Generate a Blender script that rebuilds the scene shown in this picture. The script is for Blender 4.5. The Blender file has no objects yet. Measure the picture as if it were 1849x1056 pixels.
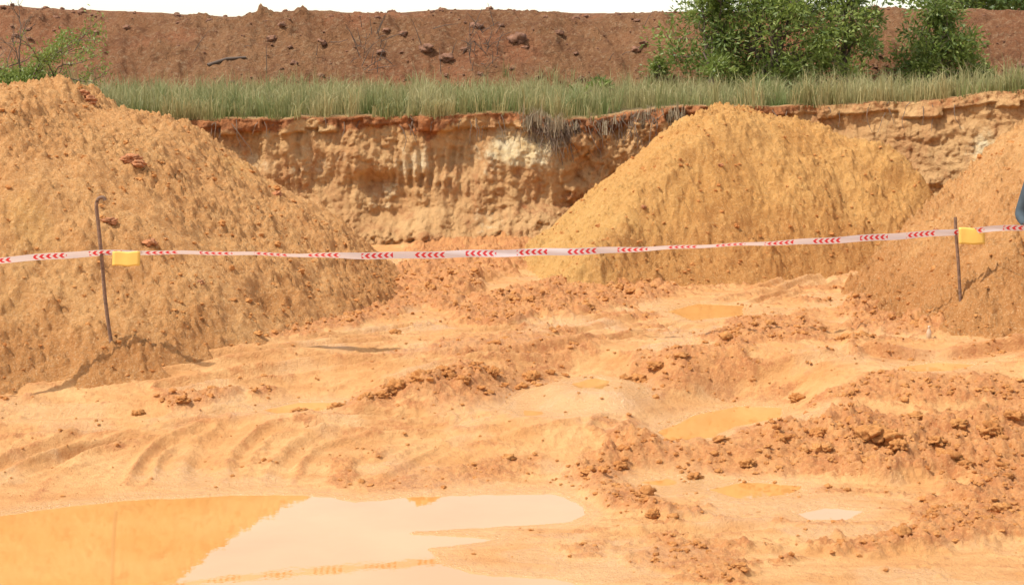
import bpy, math, random
import numpy as np
from mathutils import Vector
rng=np.random.default_rng(7); random.seed(7)
D=bpy.data; C=bpy.context; SC=C.scene

# ---------------------------------------------------------------- survey helpers
F=3000.0; CAMZ=3.3; TH=math.atan(388/3000.0)
def ray(px,py):
    a=(px-924.5)/F; b=-(py-528)/F
    return a, math.cos(TH)+b*math.sin(TH), -math.sin(TH)+b*math.cos(TH)
def P(px,py,d):
    a,y,z=ray(px,py); return (a/y*d, d, CAMZ+z/y*d)
def sm(t): 
    t=np.clip(t,0,1); return t*t*(3-2*t)
def bz(y): return 0.02+0.62*sm((y-12.7)/4.0)+0.012*np.clip(y-16.7,0,12)
def G(px,py,zl=None):
    a,y,z=ray(px,py); lo,hi=3.0,60.0
    if zl is not None:
        d=(zl-CAMZ)/(z/y); return (a/y*d,d)
    for _ in range(50):
        m=(lo+hi)/2
        if CAMZ+z/y*m-float(bz(m))>0: lo=m
        else: hi=m
    return (a/y*lo,lo)

# ---------------------------------------------------------------- noise
_p=np.random.default_rng(3).permutation(256); _p=np.concatenate([_p,_p,_p]).astype(np.int32)
_ang=np.random.default_rng(4).random(256)*2*np.pi; _gx=np.cos(_ang); _gy=np.sin(_ang)
_r1=np.random.default_rng(5).random(256); _r2=np.random.default_rng(6).random(256); _r3=np.random.default_rng(8).random(256)
def pn(x,y,seed=0):
    xi=np.floor(x).astype(np.int64); yi=np.floor(y).astype(np.int64)
    xf=x-xi; yf=y-yi; u=xf*xf*xf*(xf*(xf*6-15)+10); v=yf*yf*yf*(yf*(yf*6-15)+10)
    def g(i,j,fx,fy):
        h=_p[(_p[(xi+i+seed*17)&255]+yi+j+seed*31)&255]
        return _gx[h]*fx+_gy[h]*fy
    a=g(0,0,xf,yf); b=g(1,0,xf-1,yf); c=g(0,1,xf,yf-1); d=g(1,1,xf-1,yf-1)
    return ((a+(b-a)*u)+((c+(d-c)*u)-(a+(b-a)*u))*v)*1.4
def fbm(x,y,o=4,seed=0,g=0.5,bil=False):
    s=0;a=1.0;t=0
    for k in range(o):
        n=pn(x*2**k+k*11.3,y*2**k+k*7.7,seed+k)
        if bil: n=np.abs(n)*2-0.5
        s=s+a*n; t+=a; a*=g
    return s/t
def lumps(x,y,seed=0,fill=0.7):
    """height of irregular crumbly clods, cell size 1"""
    w1=pn(x*1.9,y*1.9,seed+5); w2=pn(x*1.9+9,y*1.9+4,seed+6); w3=pn(x*5.1,y*5.1,seed+7)
    x=x+0.42*w1+.14*w3; y=y+0.42*w2-.14*w3
    xi=np.floor(x).astype(np.int64); yi=np.floor(y).astype(np.int64); out=np.zeros_like(x)
    for i in(-1,0,1):
        for j in(-1,0,1):
            h=_p[(_p[(xi+i+seed*13)&255]+yi+j+seed*29)&255]
            cx=xi+i+_r1[h]; cy=yi+j+_r2[h]; r=0.2+0.5*_r3[h]; r=np.where(_r3[(h+77)&255]<fill,r,0.0)
            q=r*r-(x-cx)**2-(y-cy)**2
            out=np.maximum(out,np.sqrt(np.maximum(q,0)))
    return out*(1+.55*w3+.3*w1)
def sdpoly(X,Y,poly):
    d=np.full(X.shape,1e9); ins=np.zeros(X.shape,bool); n=len(poly)
    for i in range(n):
        x0,y0=poly[i]; x1,y1=poly[(i+1)%n]; ex,ey=x1-x0,y1-y0; L=ex*ex+ey*ey+1e-12
        t=np.clip(((X-x0)*ex+(Y-y0)*ey)/L,0,1)
        d=np.minimum(d,(X-x0-t*ex)**2+(Y-y0-t*ey)**2)
        c=((y0>Y)!=(y1>Y)); 
        xx=x0+(Y-y0)*ex/(ey if abs(ey)>1e-9 else 1e-9)
        ins^=(c&(X<xx))
    d=np.sqrt(d); return np.where(ins,-d,d)
def dpath(X,Y,pts):
    d=np.full(X.shape,1e9)
    for (x0,y0),(x1,y1) in zip(pts[:-1],pts[1:]):
        ex,ey=x1-x0,y1-y0;L=ex*ex+ey*ey+1e-12
        t=np.clip(((X-x0)*ex+(Y-y0)*ey)/L,0,1)
        d=np.minimum(d,(X-x0-t*ex)**2+(Y-y0-t*ey)**2)
    return np.sqrt(d)
def smooth_path(pts,n=6):
    out=[]
    p=[pts[0]]+list(pts)+[pts[-1]]
    for i in range(1,len(p)-2):
        for k in range(n):
            t=k/n
            out.append(tuple(0.5*((2*p[i][c])+(-p[i-1][c]+p[i+1][c])*t+(2*p[i-1][c]-5*p[i][c]+4*p[i+1][c]-p[i+2][c])*t*t+(-p[i-1][c]+3*p[i][c]-3*p[i+1][c]+p[i+2][c])*t**3) for c in range(len(pts[0]))))
    out.append(tuple(pts[-1])); return out

# ---------------------------------------------------------------- mesh helpers
def mesh_np(name,V,Fc,mat=None,attrs=None,smooth=True,uv=None):
    V=np.asarray(V,dtype=np.float32); Fc=np.asarray(Fc,dtype=np.int32); k=Fc.shape[1]
    me=D.meshes.new(name); me.vertices.add(len(V)); me.vertices.foreach_set('co',V.ravel())
    me.loops.add(Fc.size); me.loops.foreach_set('vertex_index',Fc.ravel())
    me.polygons.add(len(Fc)); me.polygons.foreach_set('loop_start',np.arange(0,Fc.size,k,dtype=np.int32))
    me.polygons.foreach_set('loop_total',np.full(len(Fc),k,dtype=np.int32))
    me.polygons.foreach_set('use_smooth',np.full(len(Fc),smooth))
    if attrs is not None:
        a=me.color_attributes.new('mask','FLOAT_COLOR','POINT')
        c=np.ones((len(V),4),dtype=np.float32); c[:,:attrs.shape[1]]=attrs; a.data.foreach_set('color',c.ravel())
    if uv is not None:
        u=me.uv_layers.new(name='UVMap'); u.data.foreach_set('uv',np.asarray(uv,dtype=np.float32)[Fc.ravel()].ravel())
    me.update(); me.validate()
    ob=D.objects.new(name,me); SC.collection.objects.link(ob)
    if mat: me.materials.append(mat)
    return ob
def grid_faces(nr,nc,keep=None):
    i=np.arange(nr-1)[:,None]*nc+np.arange(nc-1)[None,:]
    f=np.stack([i,i+1,i+nc+1,i+nc],-1).reshape(-1,4)
    if keep is not None: f=f[keep.reshape(-1)]
    return f
def outw(s,e,st):
    r=[];p=s
    while abs(p-s)<abs(e-s): st*=1.35; p+=st if e>s else -st; r.append(p)
    return r
def axis(lo,hi,step,far_lo,far_hi):
    return np.concatenate([np.array(outw(lo,far_lo,step))[::-1],np.arange(lo,hi,step),np.array(outw(hi-step*.5,far_hi,step))])

class Tubes:
    def __init__(s): s.V=[];s.F=[];s.n=0
    def add(s,pts,rad,k=6):
        pts=np.array(pts,float); m=len(pts)
        if np.isscalar(rad): rad=[rad]*m
        for i in range(m):
            t=pts[min(i+1,m-1)]-pts[max(i-1,0)]; t/=np.linalg.norm(t)+1e-9
            a=np.cross(t,[0.31,0.2,0.93] if abs(t[2])<.9 else [1,0,0]); a/=np.linalg.norm(a); b=np.cross(t,a)
            for j in range(k):
                th=2*np.pi*j/k; s.V.append(pts[i]+rad[i]*(a*np.cos(th)+b*np.sin(th)))
        for i in range(m-1):
            for j in range(k):
                s.F.append((s.n+i*k+j,s.n+i*k+(j+1)%k,s.n+(i+1)*k+(j+1)%k,s.n+(i+1)*k+j))
        s.n+=m*k
    def obj(s,name,mat,attr=None): return mesh_np(name,s.V,s.F,mat,attr)

# ---------------------------------------------------------------- materials
class M:
    def __init__(s,name):
        s.m=D.materials.new(name); s.m.use_nodes=True; s.t=s.m.node_tree; s.t.nodes.clear()
        s.out=s.t.nodes.new('ShaderNodeOutputMaterial'); s.b=s.t.nodes.new('ShaderNodeBsdfPrincipled')
        s.t.links.new(s.b.outputs[0],s.out.inputs[0]); s.tc=s.t.nodes.new('ShaderNodeTexCoord')
    def L(s,a,b): s.t.links.new(a,b)
    def noise(s,scale,detail=4,rough=.55,vec=None,dist=0):
        n=s.t.nodes.new('ShaderNodeTexNoise'); n.inputs['Scale'].default_value=scale; n.inputs['Detail'].default_value=detail
        n.inputs['Roughness'].default_value=rough; n.inputs['Distortion'].default_value=dist
        s.L(vec if vec else s.tc.outputs['Object'],n.inputs['Vector']); return n.outputs['Fac']
    def stretch(s,sx,sy,sz):
        n=s.t.nodes.new('ShaderNodeMapping'); n.inputs['Scale'].default_value=(sx,sy,sz); s.L(s.tc.outputs['Object'],n.inputs[0]); return n.outputs[0]
    def mapr(s,v,a,b,c=0,d=1):
        n=s.t.nodes.new('ShaderNodeMapRange'); s.L(v,n.inputs['Value'])
        for k,x in zip(('From Min','From Max','To Min','To Max'),(a,b,c,d)): n.inputs[k].default_value=x
        return n.outputs[0]
    def math(s,op,a,b=None):
        n=s.t.nodes.new('ShaderNodeMath'); n.operation=op
        for i,x in enumerate((a,b)):
            if x is None: continue
            if isinstance(x,(int,float)): n.inputs[i].default_value=x
            else: s.L(x,n.inputs[i])
        return n.outputs[0]
    def mix(s,f,a,b,blend='MIX'):
        n=s.t.nodes.new('ShaderNodeMix'); n.data_type='RGBA'; n.blend_type=blend
        for i,x in ((0,f),(6,a),(7,b)):
            if isinstance(x,(int,float)): n.inputs[i].default_value=x
            elif isinstance(x,tuple): n.inputs[i].default_value=(*x,1)
            else: s.L(x,n.inputs[i])
        return n.outputs[2]
    def attr(s):
        n=s.t.nodes.new('ShaderNodeAttribute'); n.attribute_name='mask'
        q=s.t.nodes.new('ShaderNodeSeparateColor'); s.L(n.outputs['Color'],q.inputs[0]); return q.outputs
    def bump(s,h,strength,dist):
        n=s.t.nodes.new('ShaderNodeBump'); n.inputs['Strength'].default_value=strength; n.inputs['Distance'].default_value=dist
        s.L(h,n.inputs['Height']); s.L(n.outputs[0],s.b.inputs['Normal'])
    def col(s,c): 
        if isinstance(c,tuple): s.b.inputs['Base Color'].default_value=(*c,1)
        else: s.L(c,s.b.inputs['Base Color'])
    def set(s,**k):
        for a,v in k.items(): s.b.inputs[a.replace('_',' ')].default_value=v
def simple(name,c,rough=.8,var=.25,scale=8,metal=0):
    m=M(name); n=m.mapr(m.noise(scale),.3,.7,1-var,1+var*.5)
    m.col(m.mix(1.0,c,n,'MULTIPLY')); m.set(Roughness=rough,Metallic=metal); return m.m

# ground mud : mask r=clod  g=wet  b=brown streaks
m=M('mud_ground'); a=m.attr()
pale=m.mix(m.mapr(m.noise(1.3,6,.6),.35,.65),(.63,.30,.09),(.70,.385,.14))
pale=m.mix(m.mapr(m.noise(1.0,6,.68,m.stretch(1.1,4.5,1)),.46,.62,0,.75),pale,(.56,.25,.068))
pale=m.mix(m.mapr(m.noise(13,5,.68),.5,.72,0,.65),pale,(.48,.195,.052))
cl=m.mix(m.mapr(m.noise(5,6,.65),.35,.65),(.46,.17,.045),(.60,.27,.08))
cl=m.mix(m.mapr(m.noise(40,4,.6),.5,.7,0,.6),cl,(.68,.36,.125))
cl=m.mix(m.mapr(m.noise(22,5,.7),.57,.73,0,.55),cl,(.31,.105,.03))
fm=m.mapr(m.math('ADD',m.math('ADD',a[0],m.math('MULTIPLY',a[2],.7)),m.math('MULTIPLY',m.math('SUBTRACT',m.noise(16,6,.7),.5),1.4)),.27,.6)
c=m.mix(fm,pale,cl)
c=m.mix(m.math('MULTIPLY',a[1],.6),c,(.70,.41,.175))
m.col(c)
rr=m.mapr(a[1],0,1,.7,.16); m.L(rr,m.b.inputs['Roughness'])
m.bump(m.math('ADD',m.noise(70,5,.75),m.math('MULTIPLY',m.noise(16,5,.7),2.0)),.8,.022)
MUD=m.m
def pile_mat(name,c1,c2,c3,c4,k=1.0,cy=(.76,.44,.14),cd=(.52,.215,.062)):
    m=M(name); a=m.attr()
    c=m.mix(m.mapr(m.noise(.9,6,.65),.35,.65),c1,c2)
    c=m.mix(m.mapr(m.noise(3.3,7,.74),.46,.68,0,.65),c,c3)
    c=m.mix(m.math('MULTIPLY',a[1],.8),c,cy)
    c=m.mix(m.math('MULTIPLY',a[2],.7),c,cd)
    c=m.mix(m.mapr(m.noise(22,5,.74),.52,.7,0,.65),c,c3)
    c=m.mix(m.mapr(m.noise(50,4,.7),.52,.7,0,.7),c,c4)
    m.col(c); m.set(Roughness=.9); m.b.inputs['Specular IOR Level'].default_value=.15
    m.bump(m.math('ADD',m.noise(65,5,.75),m.math('MULTIPLY',m.noise(18,6,.74),2.4)),.9,.034*k)
    return m.m
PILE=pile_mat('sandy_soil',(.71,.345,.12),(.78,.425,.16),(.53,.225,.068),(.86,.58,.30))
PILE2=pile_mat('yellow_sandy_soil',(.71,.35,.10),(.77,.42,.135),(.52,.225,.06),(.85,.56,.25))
CLOD=pile_mat('clod_soil',(.54,.215,.06),(.63,.30,.095),(.42,.155,.043),(.70,.38,.14),.4)
# wall
m=M('cut_earth'); a=m.attr()   # r=pale g=topsoil red b=grassy plateau
c=m.mix(m.mapr(m.noise(1.1,7,.65,dist=.4),.35,.65),(.58,.32,.13),(.67,.41,.18))
c=m.mix(m.mapr(m.noise(2.2,7,.74,m.stretch(1,1,.45),dist=.6),.49,.66,0,.8),c,(.48,.22,.09))
pl=m.mix(m.mapr(m.noise(3,5,.6),.4,.6),(.70,.50,.24),(.76,.61,.36))
f=m.mapr(m.math('ADD',a[0],m.math('MULTIPLY',m.math('SUBTRACT',m.noise(3,8,.72),.5),1.7)),.40,.72); c=m.mix(f,c,pl)
f=m.mapr(m.math('ADD',a[1],m.math('MULTIPLY',m.math('SUBTRACT',m.noise(4,7,.72),.5),1.3)),.42,.68)
c=m.mix(f,c,m.mix(m.mapr(m.noise(6,6,.7),.38,.62),(.26,.105,.043),(.50,.20,.075)))
c=m.mix(m.mapr(m.noise(25,5,.7),.53,.73,0,.5),c,(.38,.18,.08))
c=m.mix(a[2],c,m.mix(m.noise(3,4),(.12,.11,.045),(.26,.17,.08)))
m.col(c); m.set(Roughness=.95); m.b.inputs['Specular IOR Level'].default_value=.1
m.bump(m.math('ADD',m.noise(40,5,.72),m.math('MULTIPLY',m.noise(9,6,.7),2.5)),.9,.04)
WALL=m.m
m=M('berm_earth'); a=m.attr()
c=m.mix(m.mapr(m.noise(.35,6,.65),.38,.62),(.32,.145,.064),(.42,.21,.095))
c=m.mix(m.math('MULTIPLY',a[0],.55),c,(.49,.19,.09)) 
c=m.mix(m.mapr(m.noise(1.6,7,.78),.48,.65,0,.8),c,(.24,.105,.052))
c=m.mix(m.mapr(m.noise(7,5,.78),.5,.68,0,.75),c,(.56,.36,.20))
c=m.mix(m.mapr(m.noise(15,4,.75),.54,.68,0,.7),c,(.18,.08,.043))
m.col(c); m.set(Roughness=.95); m.b.inputs['Specular IOR Level'].default_value=.1
m.bump(m.math('ADD',m.noise(14,6,.78),m.math('MULTIPLY',m.noise(4,6,.75),2)),1,.16)
BERM=m.m
m=M('muddy_water'); m.col(m.mix(m.mapr(m.noise(.8,4),.35,.65),(.58,.27,.07),(.64,.32,.10))); m.set(Roughness=.3)
m.b.inputs['Specular IOR Level'].default_value=0
gl=m.t.nodes.new('ShaderNodeBsdfGlossy'); gl.inputs['Roughness'].default_value=.015; gl.inputs['Color'].default_value=(1,.97,.93,1)
lw=m.t.nodes.new('ShaderNodeFresnel'); lw.inputs[0].default_value=2.6
bp_=m.t.nodes.new('ShaderNodeBump'); bp_.inputs['Strength'].default_value=.07; bp_.inputs['Distance'].default_value=.01; m.L(m.noise(4,4),bp_.inputs['Height'])
m.L(bp_.outputs[0],gl.inputs['Normal']); mxs=m.t.nodes.new('ShaderNodeMixShader'); m.L(lw.outputs[0],mxs.inputs[0]); m.L(m.b.outputs[0],mxs.inputs[1]); m.L(gl.outputs[0],mxs.inputs[2]); m.L(mxs.outputs[0],m.out.inputs[0])
WATER=m.m

# ---------------------------------------------------------------- ground
main_pud=[(-300,955),(0,932),(120,915),(230,903),(380,896),(500,892),(600,897),(640,906),(720,898),(850,893),(1000,890),(1040,905),(1062,928),(1030,943),(900,950),(745,962),(900,972),(880,980),(770,990),(800,1015),(850,1035),(1000,1046),(1080,1062),(1060,1300),(-300,1300)]
PUD=[(main_pud,0.0,.05)]
def small(pts):
    cx=sum(p[0] for p in pts)/len(pts); cy=max(p[1] for p in pts)
    return (pts,float(bz(G(cx,cy)[1]))+.012,.02)
PUD+= [small([(915,738),(950,715),(1040,702),(1140,704),(1165,720),(1115,742),(1020,752),(950,752)]),
       small([(1185,778),(1250,750),(1330,733),(1410,736),(1410,754),(1330,770),(1290,790),(1210,797)]),
       small([(1150,870),(1200,860),(1285,866),(1280,887),(1210,894)]),
       small([(1275,884),(1340,870),(1450,876),(1440,896),(1340,903)]),
       small([(1435,927),(1490,917),(1560,922),(1530,938),(1460,940)]),
       small([(1205,562),(1260,548),(1345,552),(1340,570),(1250,579)]),
       small([(1030,692),(1075,682),(1105,688),(1090,703),(1045,702)]),
       small([(1620,662),(1690,654),(1760,658),(1720,670),(1650,671)]),
       small([(470,740),(540,726),(610,726),(580,742),(500,748)])]
CL=[([(520,748),(600,705),(700,690),(800,668),(900,650),(1010,645),(1040,665),(930,705),(870,735),(700,745),(560,765)],.11),
 ([(180,745),(260,715),(400,700),(500,690),(480,720),(330,742)],.08),
 ([(-60,740),(-60,718),(160,715),(150,728)],.05),
 ([(580,885),(600,835),(660,815),(740,812),(730,830),(660,850),(620,895)],.07),
 ([(620,870),(700,830),(980,815),(1000,850),(900,870),(700,895)],.02),
 ([(985,865),(1060,815),(1130,740),(1170,770),(1230,810),(1400,765),(1560,740),(1660,755),(1849,745),(2100,750),(2100,880),(1700,880),(1450,870),(1290,862),(1170,852),(1130,880),(1200,905),(1300,945),(1200,950),(1090,925),(1050,895)],.15),
 ([(1320,985),(1500,985),(1650,960),(1700,890),(1850,850),(2100,850),(2100,1000),(1700,1000),(1500,1010),(1330,1005)],.12),
 ([(1085,690),(1130,635),(1250,625),(1390,640),(1380,660),(1250,675),(1200,690),(1130,700)],.12),
 ([(1500,640),(1540,600),(1580,615),(1560,645)],.12),
 ([(1400,700),(1560,680),(1849,680),(2100,690),(2100,760),(1700,745),(1480,725)],.06),
 ([(790,585),(830,545),(1000,515),(1200,490),(1240,515),(1200,545),(1050,575),(900,595)],.11),
 ([(1500,600),(1540,515),(1620,490),(2100,520),(2100,615),(1700,606),(1560,606)],.10),
 ([(1240,610),(1330,575),(1480,560),(1500,620),(1300,645)],.05),
 ([(700,640),(900,600),(1100,610),(1060,650),(900,645),(760,665)],.03),
 ([(690,520),(720,480),(740,430),(1100,420),(960,480),(880,520),(840,560),(780,570)],.14),
 ([(1050,990),(1330,970),(1330,1030),(1100,1045)],.02),
 ([(-200,705),(0,672),(200,658),(450,628),(700,585),(790,550),(720,500),(-200,600)],.07)]
TR=[[(-50,890),(100,830),(300,775),(500,752),(700,748)],[(-50,860),(150,790),(400,752),(520,738)],
 [(365,870),(370,830),(400,790),(470,765),(640,752),(850,748)],[(430,850),(440,820),(500,785),(650,767),(800,757)],
 [(500,870),(540,815),(640,780),(800,764),(950,740)],[(20,910),(60,860),(180,800),(380,767)],[(250,870),(280,815),(370,778)],
 [(-50,705),(200,675),(500,635),(800,607),(1120,575)],[(-50,725),(200,692),(500,652),(800,624),(1000,607),(1240,562),(1560,485)],
 [(300,702),(600,658),(900,640),(1100,612),(1250,582),(1500,507)],[(1090,780),(1150,715),(1300,668),(1600,640),(1849,650)],
 [(-50,760),(200,750),(420,742),(640,725)],[(700,870),(830,800),(1000,770),(1090,740)],[(1380,520),(1450,500),(1560,478)],
 [(1050,975),(1300,962),(1600,940)],[(1000,1035),(1300,1015),(1600,1030),(1849,1035)],[(750,1000),(1000,1000),(1200,985)],
 [(-50,780),(250,765),(450,748),(620,738)],[(-50,668),(250,652),(520,618),(760,590)],
 [(620,690),(800,650),(1000,628),(1200,600)]]
TRENCH=[(1540,634),(1600,641),(1700,642),(1849,633),(2050,632)]
def ground_h(X,Y):
    z=bz(Y)+0*X
    n1=fbm(X*.7,Y*.7,3,1); z=z+.05*n1*sm((Y-12.5)/2)+.02*sm((X+1.0)/2.5)*sm((13-Y)/1.5)+.02*fbm(X*2.3,Y*2.6,4,5,.6)*sm((Y-12.6)/1.0)
    clod=np.zeros_like(X); hh=np.zeros_like(X)
    wn=fbm(X*1.8,Y*1.8,5,20,.6)
    for poly,h in CL:
        sd=sdpoly(X,Y,[G(*p) for p in poly])+wn*.45
        mk=sm((.06-sd)/.3); clod=np.maximum(clod,mk*(1 if h>.035 else .6)); hh=np.maximum(hh,mk*h)
    sp=sm((fbm(X*1.1,Y*2.6,5,33,.65)-.10)/.22); right=sm((X+.8)/2.0); 
    sp=sp*(.45+.55*right)*sm((Y-12.8+4*right)/1.0); clod=np.maximum(clod,sp*.85); hh=np.maximum(hh,sp*.035)
    tr=np.zeros_like(X); brown=np.zeros_like(X)
    XW=X+.035*pn(X*3,Y*3,4)+.012*pn(X*9,Y*9,6)
    for i,t in enumerate(TR):
        d=dpath(XW,Y,smooth_path([G(*p) for p in t],5)); w=.05+.02*(i%3)
        brk=.35+.65*sm((pn(X*1.1+i*3,Y*1.1,40+i)+.45)/.5)
        tr=tr+brk*(-.045*np.exp(-(d/w)**2)+.035*np.exp(-((d-1.9*w)/(.6*w))**2)+.006*np.cos(d*2*np.pi/.12)*np.exp(-(d/.36)**2))
        brown=np.maximum(brown,brk*np.exp(-((d-1.9*w)/(.7*w))**2))
    z=z+tr*(1-.7*clod)*sm((Y-12.9+2*right)/.8)
    brown=brown*.8*(sm((fbm(X*2,Y*2,4,44,.65)+.2)/.35))
    ln=.5+fbm(X*1.2,Y*1.2,3,50)
    big=lumps(X/.42,Y/.42,1,.55)*.42; med=lumps(X/.17,Y/.17,2,.7)*.17; sml=lumps(X/.08,Y/.08,3,.8)*.08; tny=lumps(X/.04,Y/.04,9,.85)*.04
    rough=hh*(.25+.5*ln)+np.clip(hh/.13,0,1.1)*(.34*big*sm((wn+.25)/.4)+.42*med*(.5+ln))+clod*(.6*sml+.75*tny)
    smf=sm((fbm(X*1.5,Y*2.5,4,71,.6)+.1)/.35)
    z=z+rough+ .016*fbm(X*6,Y*6,4,60,.6)*(.5+clod) + (.45*tny+.25*sml)*(1-clod)*smf*sm((Y-12.8+3*right)/1.2)
    # long drainage cut on the right
    yc=np.interp(X,[G(*p)[0] for p in TRENCH],[G(*p)[1] for p in TRENCH])+.04*pn(X*2.1,X*0,8); on=sm((X-G(*TRENCH[0])[0])/.25); q=Y-yc
    z=z*(1-on*np.exp(-(q/.28)**4))+on*np.exp(-(q/.28)**4)*(bz(yc)+.01*ln+.14*sm((q-.02)/.06)*(1+.4*fbm(X*4,Y*4,3,9)))
    brown=np.maximum(brown,1.3*on*np.exp(-((q-.04)/.07)**2)); clod=np.maximum(clod,on*np.exp(-((q-.05)/.09)**2))
    wet=sm((fbm(X*.9+4,Y*1.4,4,80)-.04)/.2)*(1-clod)*.8
    for k,(poly,zw,dep) in enumerate(PUD):
        pts=[G(*p,zl=zw) for p in poly]
        sd=sdpoly(X,Y,pts)+.07*fbm(X*2.2,Y*2.2,4,90)*(1 if k==0 else .6)
        rng_=.45 if k==0 else .3
        inf=np.exp(-(np.maximum(sd-(.0 if k==0 else .08),0)/rng_)**2)
        tgt=zw+.006+np.clip(sd,0,.2)*.06+(.5*np.maximum(z-bz(Y),-.01))*sm(sd/.2)+.004*np.abs(fbm(X*9,Y*9,2,95))
        z=z*(1-inf)+tgt*inf
        z=np.where(sd<0,zw-dep*sm(-sd/.3)-.001,z)
        e=np.exp(-(np.maximum(sd,0)/.15)**2); wet=np.maximum(wet,e); clod=clod*(1-.85*np.exp(-(np.maximum(sd,0)/.1)**2)); brown=brown*(1-e)
    return z,clod,wet,brown
xs=axis(-7.2,8.0,.0155,-500,500); 
ym=[9.6]
while ym[-1]<24.5: ym.append(ym[-1]+.0145*(ym[-1]/11)**.9)
ys=np.concatenate([np.array(outw(9.6,-200,.02))[::-1],np.array(ym),np.array(outw(ym[-1],900,.03))])
X,Y=np.meshgrid(xs,ys)
Z,clod,wet,brown=ground_h(X,Y)
far=sm((np.abs(X)-9)/6)+sm((8.5-Y)/4); far=np.clip(far,0,1); Z=Z*(1-far)+(bz(Y)+.06)*far
Z=np.where(Y>28,np.minimum(Z,.5),Z)
mask=np.stack([clod,wet,brown],-1).reshape(-1,3)
mesh_np('ground',np.stack([X,Y,Z],-1).reshape(-1,3),grid_faces(len(ys),len(xs)),MUD,mask)
fx=(xs>-7.2)&(xs<8.0); fy=(ys>9.6)&(ys<24.4)
gx=xs[fx]; gy=ys[fy]; gz=Z[np.ix_(fy,fx)]; gm=clod[np.ix_(fy,fx)]
def gh(x,y):
    i=np.clip(np.searchsorted(gy,y),0,len(gy)-1); j=np.clip(np.searchsorted(gx,x),0,len(gx)-1); return gz[i,j]
for k,(poly,zw,dep) in enumerate(PUD):
    pts=[G(*p,zl=zw) for p in poly]
    x0=min(p[0] for p in pts)-.2;x1=max(p[0] for p in pts)+.2;y0=min(p[1] for p in pts)-.2;y1=max(p[1] for p in pts)+.2
    ax=np.arange(x0,x1,.04);ay=np.arange(y0,y1,.04); A,B=np.meshgrid(ax,ay)
    sd=sdpoly(A,B,pts); kp=(sd[:-1,:-1]<(.12 if k==0 else .03))
    mesh_np('puddle_water',np.stack([A,B,A*0+zw],-1).reshape(-1,3),grid_faces(len(ay),len(ax),kp),WATER)

# ---------------------------------------------------------------- dirt mounds
def mound(name,foot,slope,cap,back,x0,x1,y0,y1,seed,yd,step=.016,rough=1.0,k=.36):
    ax=np.arange(x0,x1,step);ay=np.arange(y0,y1,step);X,Y=np.meshgrid(ax,ay)
    wob=fbm(X*.8,Y*.8,4,seed)
    sd=-sdpoly(X,Y,foot)+wob*.3
    cz=np.interp(X+.12*wob,[c[0] for c in cap],[c[1] for c in cap])
    base=bz(Y)
    flank=slope*sd*(1+.14*fbm(X*.6+5,Y*.6,3,seed+1))
    top=cz-base+.07*fbm(X*1.7,Y*1.7,3,seed+2)-.55*np.maximum(Y-back,0)-.12*np.maximum(yd-Y,0)
    h=np.clip(.5+.5*(top-flank)/k,0,1); hgt=top*(1-h)+flank*h-k*h*(1-h)
    ln=sm((fbm(X*.9,Y*.9,5,seed+3,.6)+.32)/.5)
    gul=fbm(X*1.9+.9*wob,Y*1.1,5,seed+4,.55,True)
    on=sm((sd+.1)/.3)
    low=np.exp(-np.maximum(sd,0)/.9)
    det=.10*fbm(X*2.0,Y*2.0,6,seed+5,.62)-.03*gul+ (.05+.6*ln+.5*low)*lumps(X/.26,Y/.26,seed+6,.3)*.26*.42+(.3+.8*ln)*lumps(X/.11,Y/.11,seed+7,.5)*.11*.75+(.7+.6*ln)*lumps(X/.055,Y/.055,seed+8,.6)*.055*.95
    Z=base+hgt+rough*det*on-.04
    Z=np.maximum(Z,base-.35)
    return X,Y,Z,sd,hgt,ln,ax,ay
mounds=[]
def cap_pts(lst,d): return [(P(px,py,d)[0],P(px,py,d)[2]) for px,py in lst]
foot=[(-13,14.2),(-4.7,14.9),(-3.7,15.3),(-2.6,16.2),(-1.9,17.6),(-1.25,19.4),(-1.25,21.5),(-2.5,24.5),(-13,26)]
cap=[(-13,3.1)]+cap_pts([(0,155),(80,146),(130,160),(180,196),(260,212),(330,227),(400,282),(500,350),(560,359),(610,365),(690,408),(725,516)],20.2)+[(-1.0,.3)]
X,Y,Z,sd,h,ln,ax,ay=mound('l',foot,.84,cap,21.2,-9,-.8,13.8,24,110,20.2,.0165,1.05)
hx,hy=P(480,575,17.3)[:2]; Z-=.2*np.exp(-(((X-hx)/.13)**2+((Y-hy)/.16)**2))
sc=np.exp(-(((X-hx)/.16)**2+((Y-hy)/.2)**2))
yel=sm((fbm(X*.7,Y*.7,3,140)-.25)/.3)*.6
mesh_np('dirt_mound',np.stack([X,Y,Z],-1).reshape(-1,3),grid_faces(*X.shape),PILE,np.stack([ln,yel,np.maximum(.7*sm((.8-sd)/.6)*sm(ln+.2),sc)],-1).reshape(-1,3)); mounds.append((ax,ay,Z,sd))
foot=[(-.35,21.9),(.35,20.5),(1.1,20.2),(2.1,20.7),(3.6,21.4),(5.3,22.3),(6.7,23.2),(6.9,25),(5.5,26.6),(2.5,26.6),(.4,25),(-.2,23.5)]
cap=[(-.6,.3)]+cap_pts([(905,497),(930,467),(1000,402),(1100,315),(1180,250),(1235,214),(1270,199),(1310,193),(1350,198),(1400,212),(1480,226),(1510,241),(1610,262),(1660,300),(1690,338),(1708,368)],24)+[(7.2,.5)]
X,Y,Z,sd,h,ln,ax,ay=mound('r',foot,1.16,cap,24.6,-.8,7.4,19.8,27,170,24,.018,1.05,.22)
lf=np.clip(sm((1.9-X+.6*fbm(X,Y,3,190))/1.0),0,1)
yel=np.clip(lf*.85+sm((fbm(X*.8,Y*.8,3,191)-.1)/.3)*.4,0,1)
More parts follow.
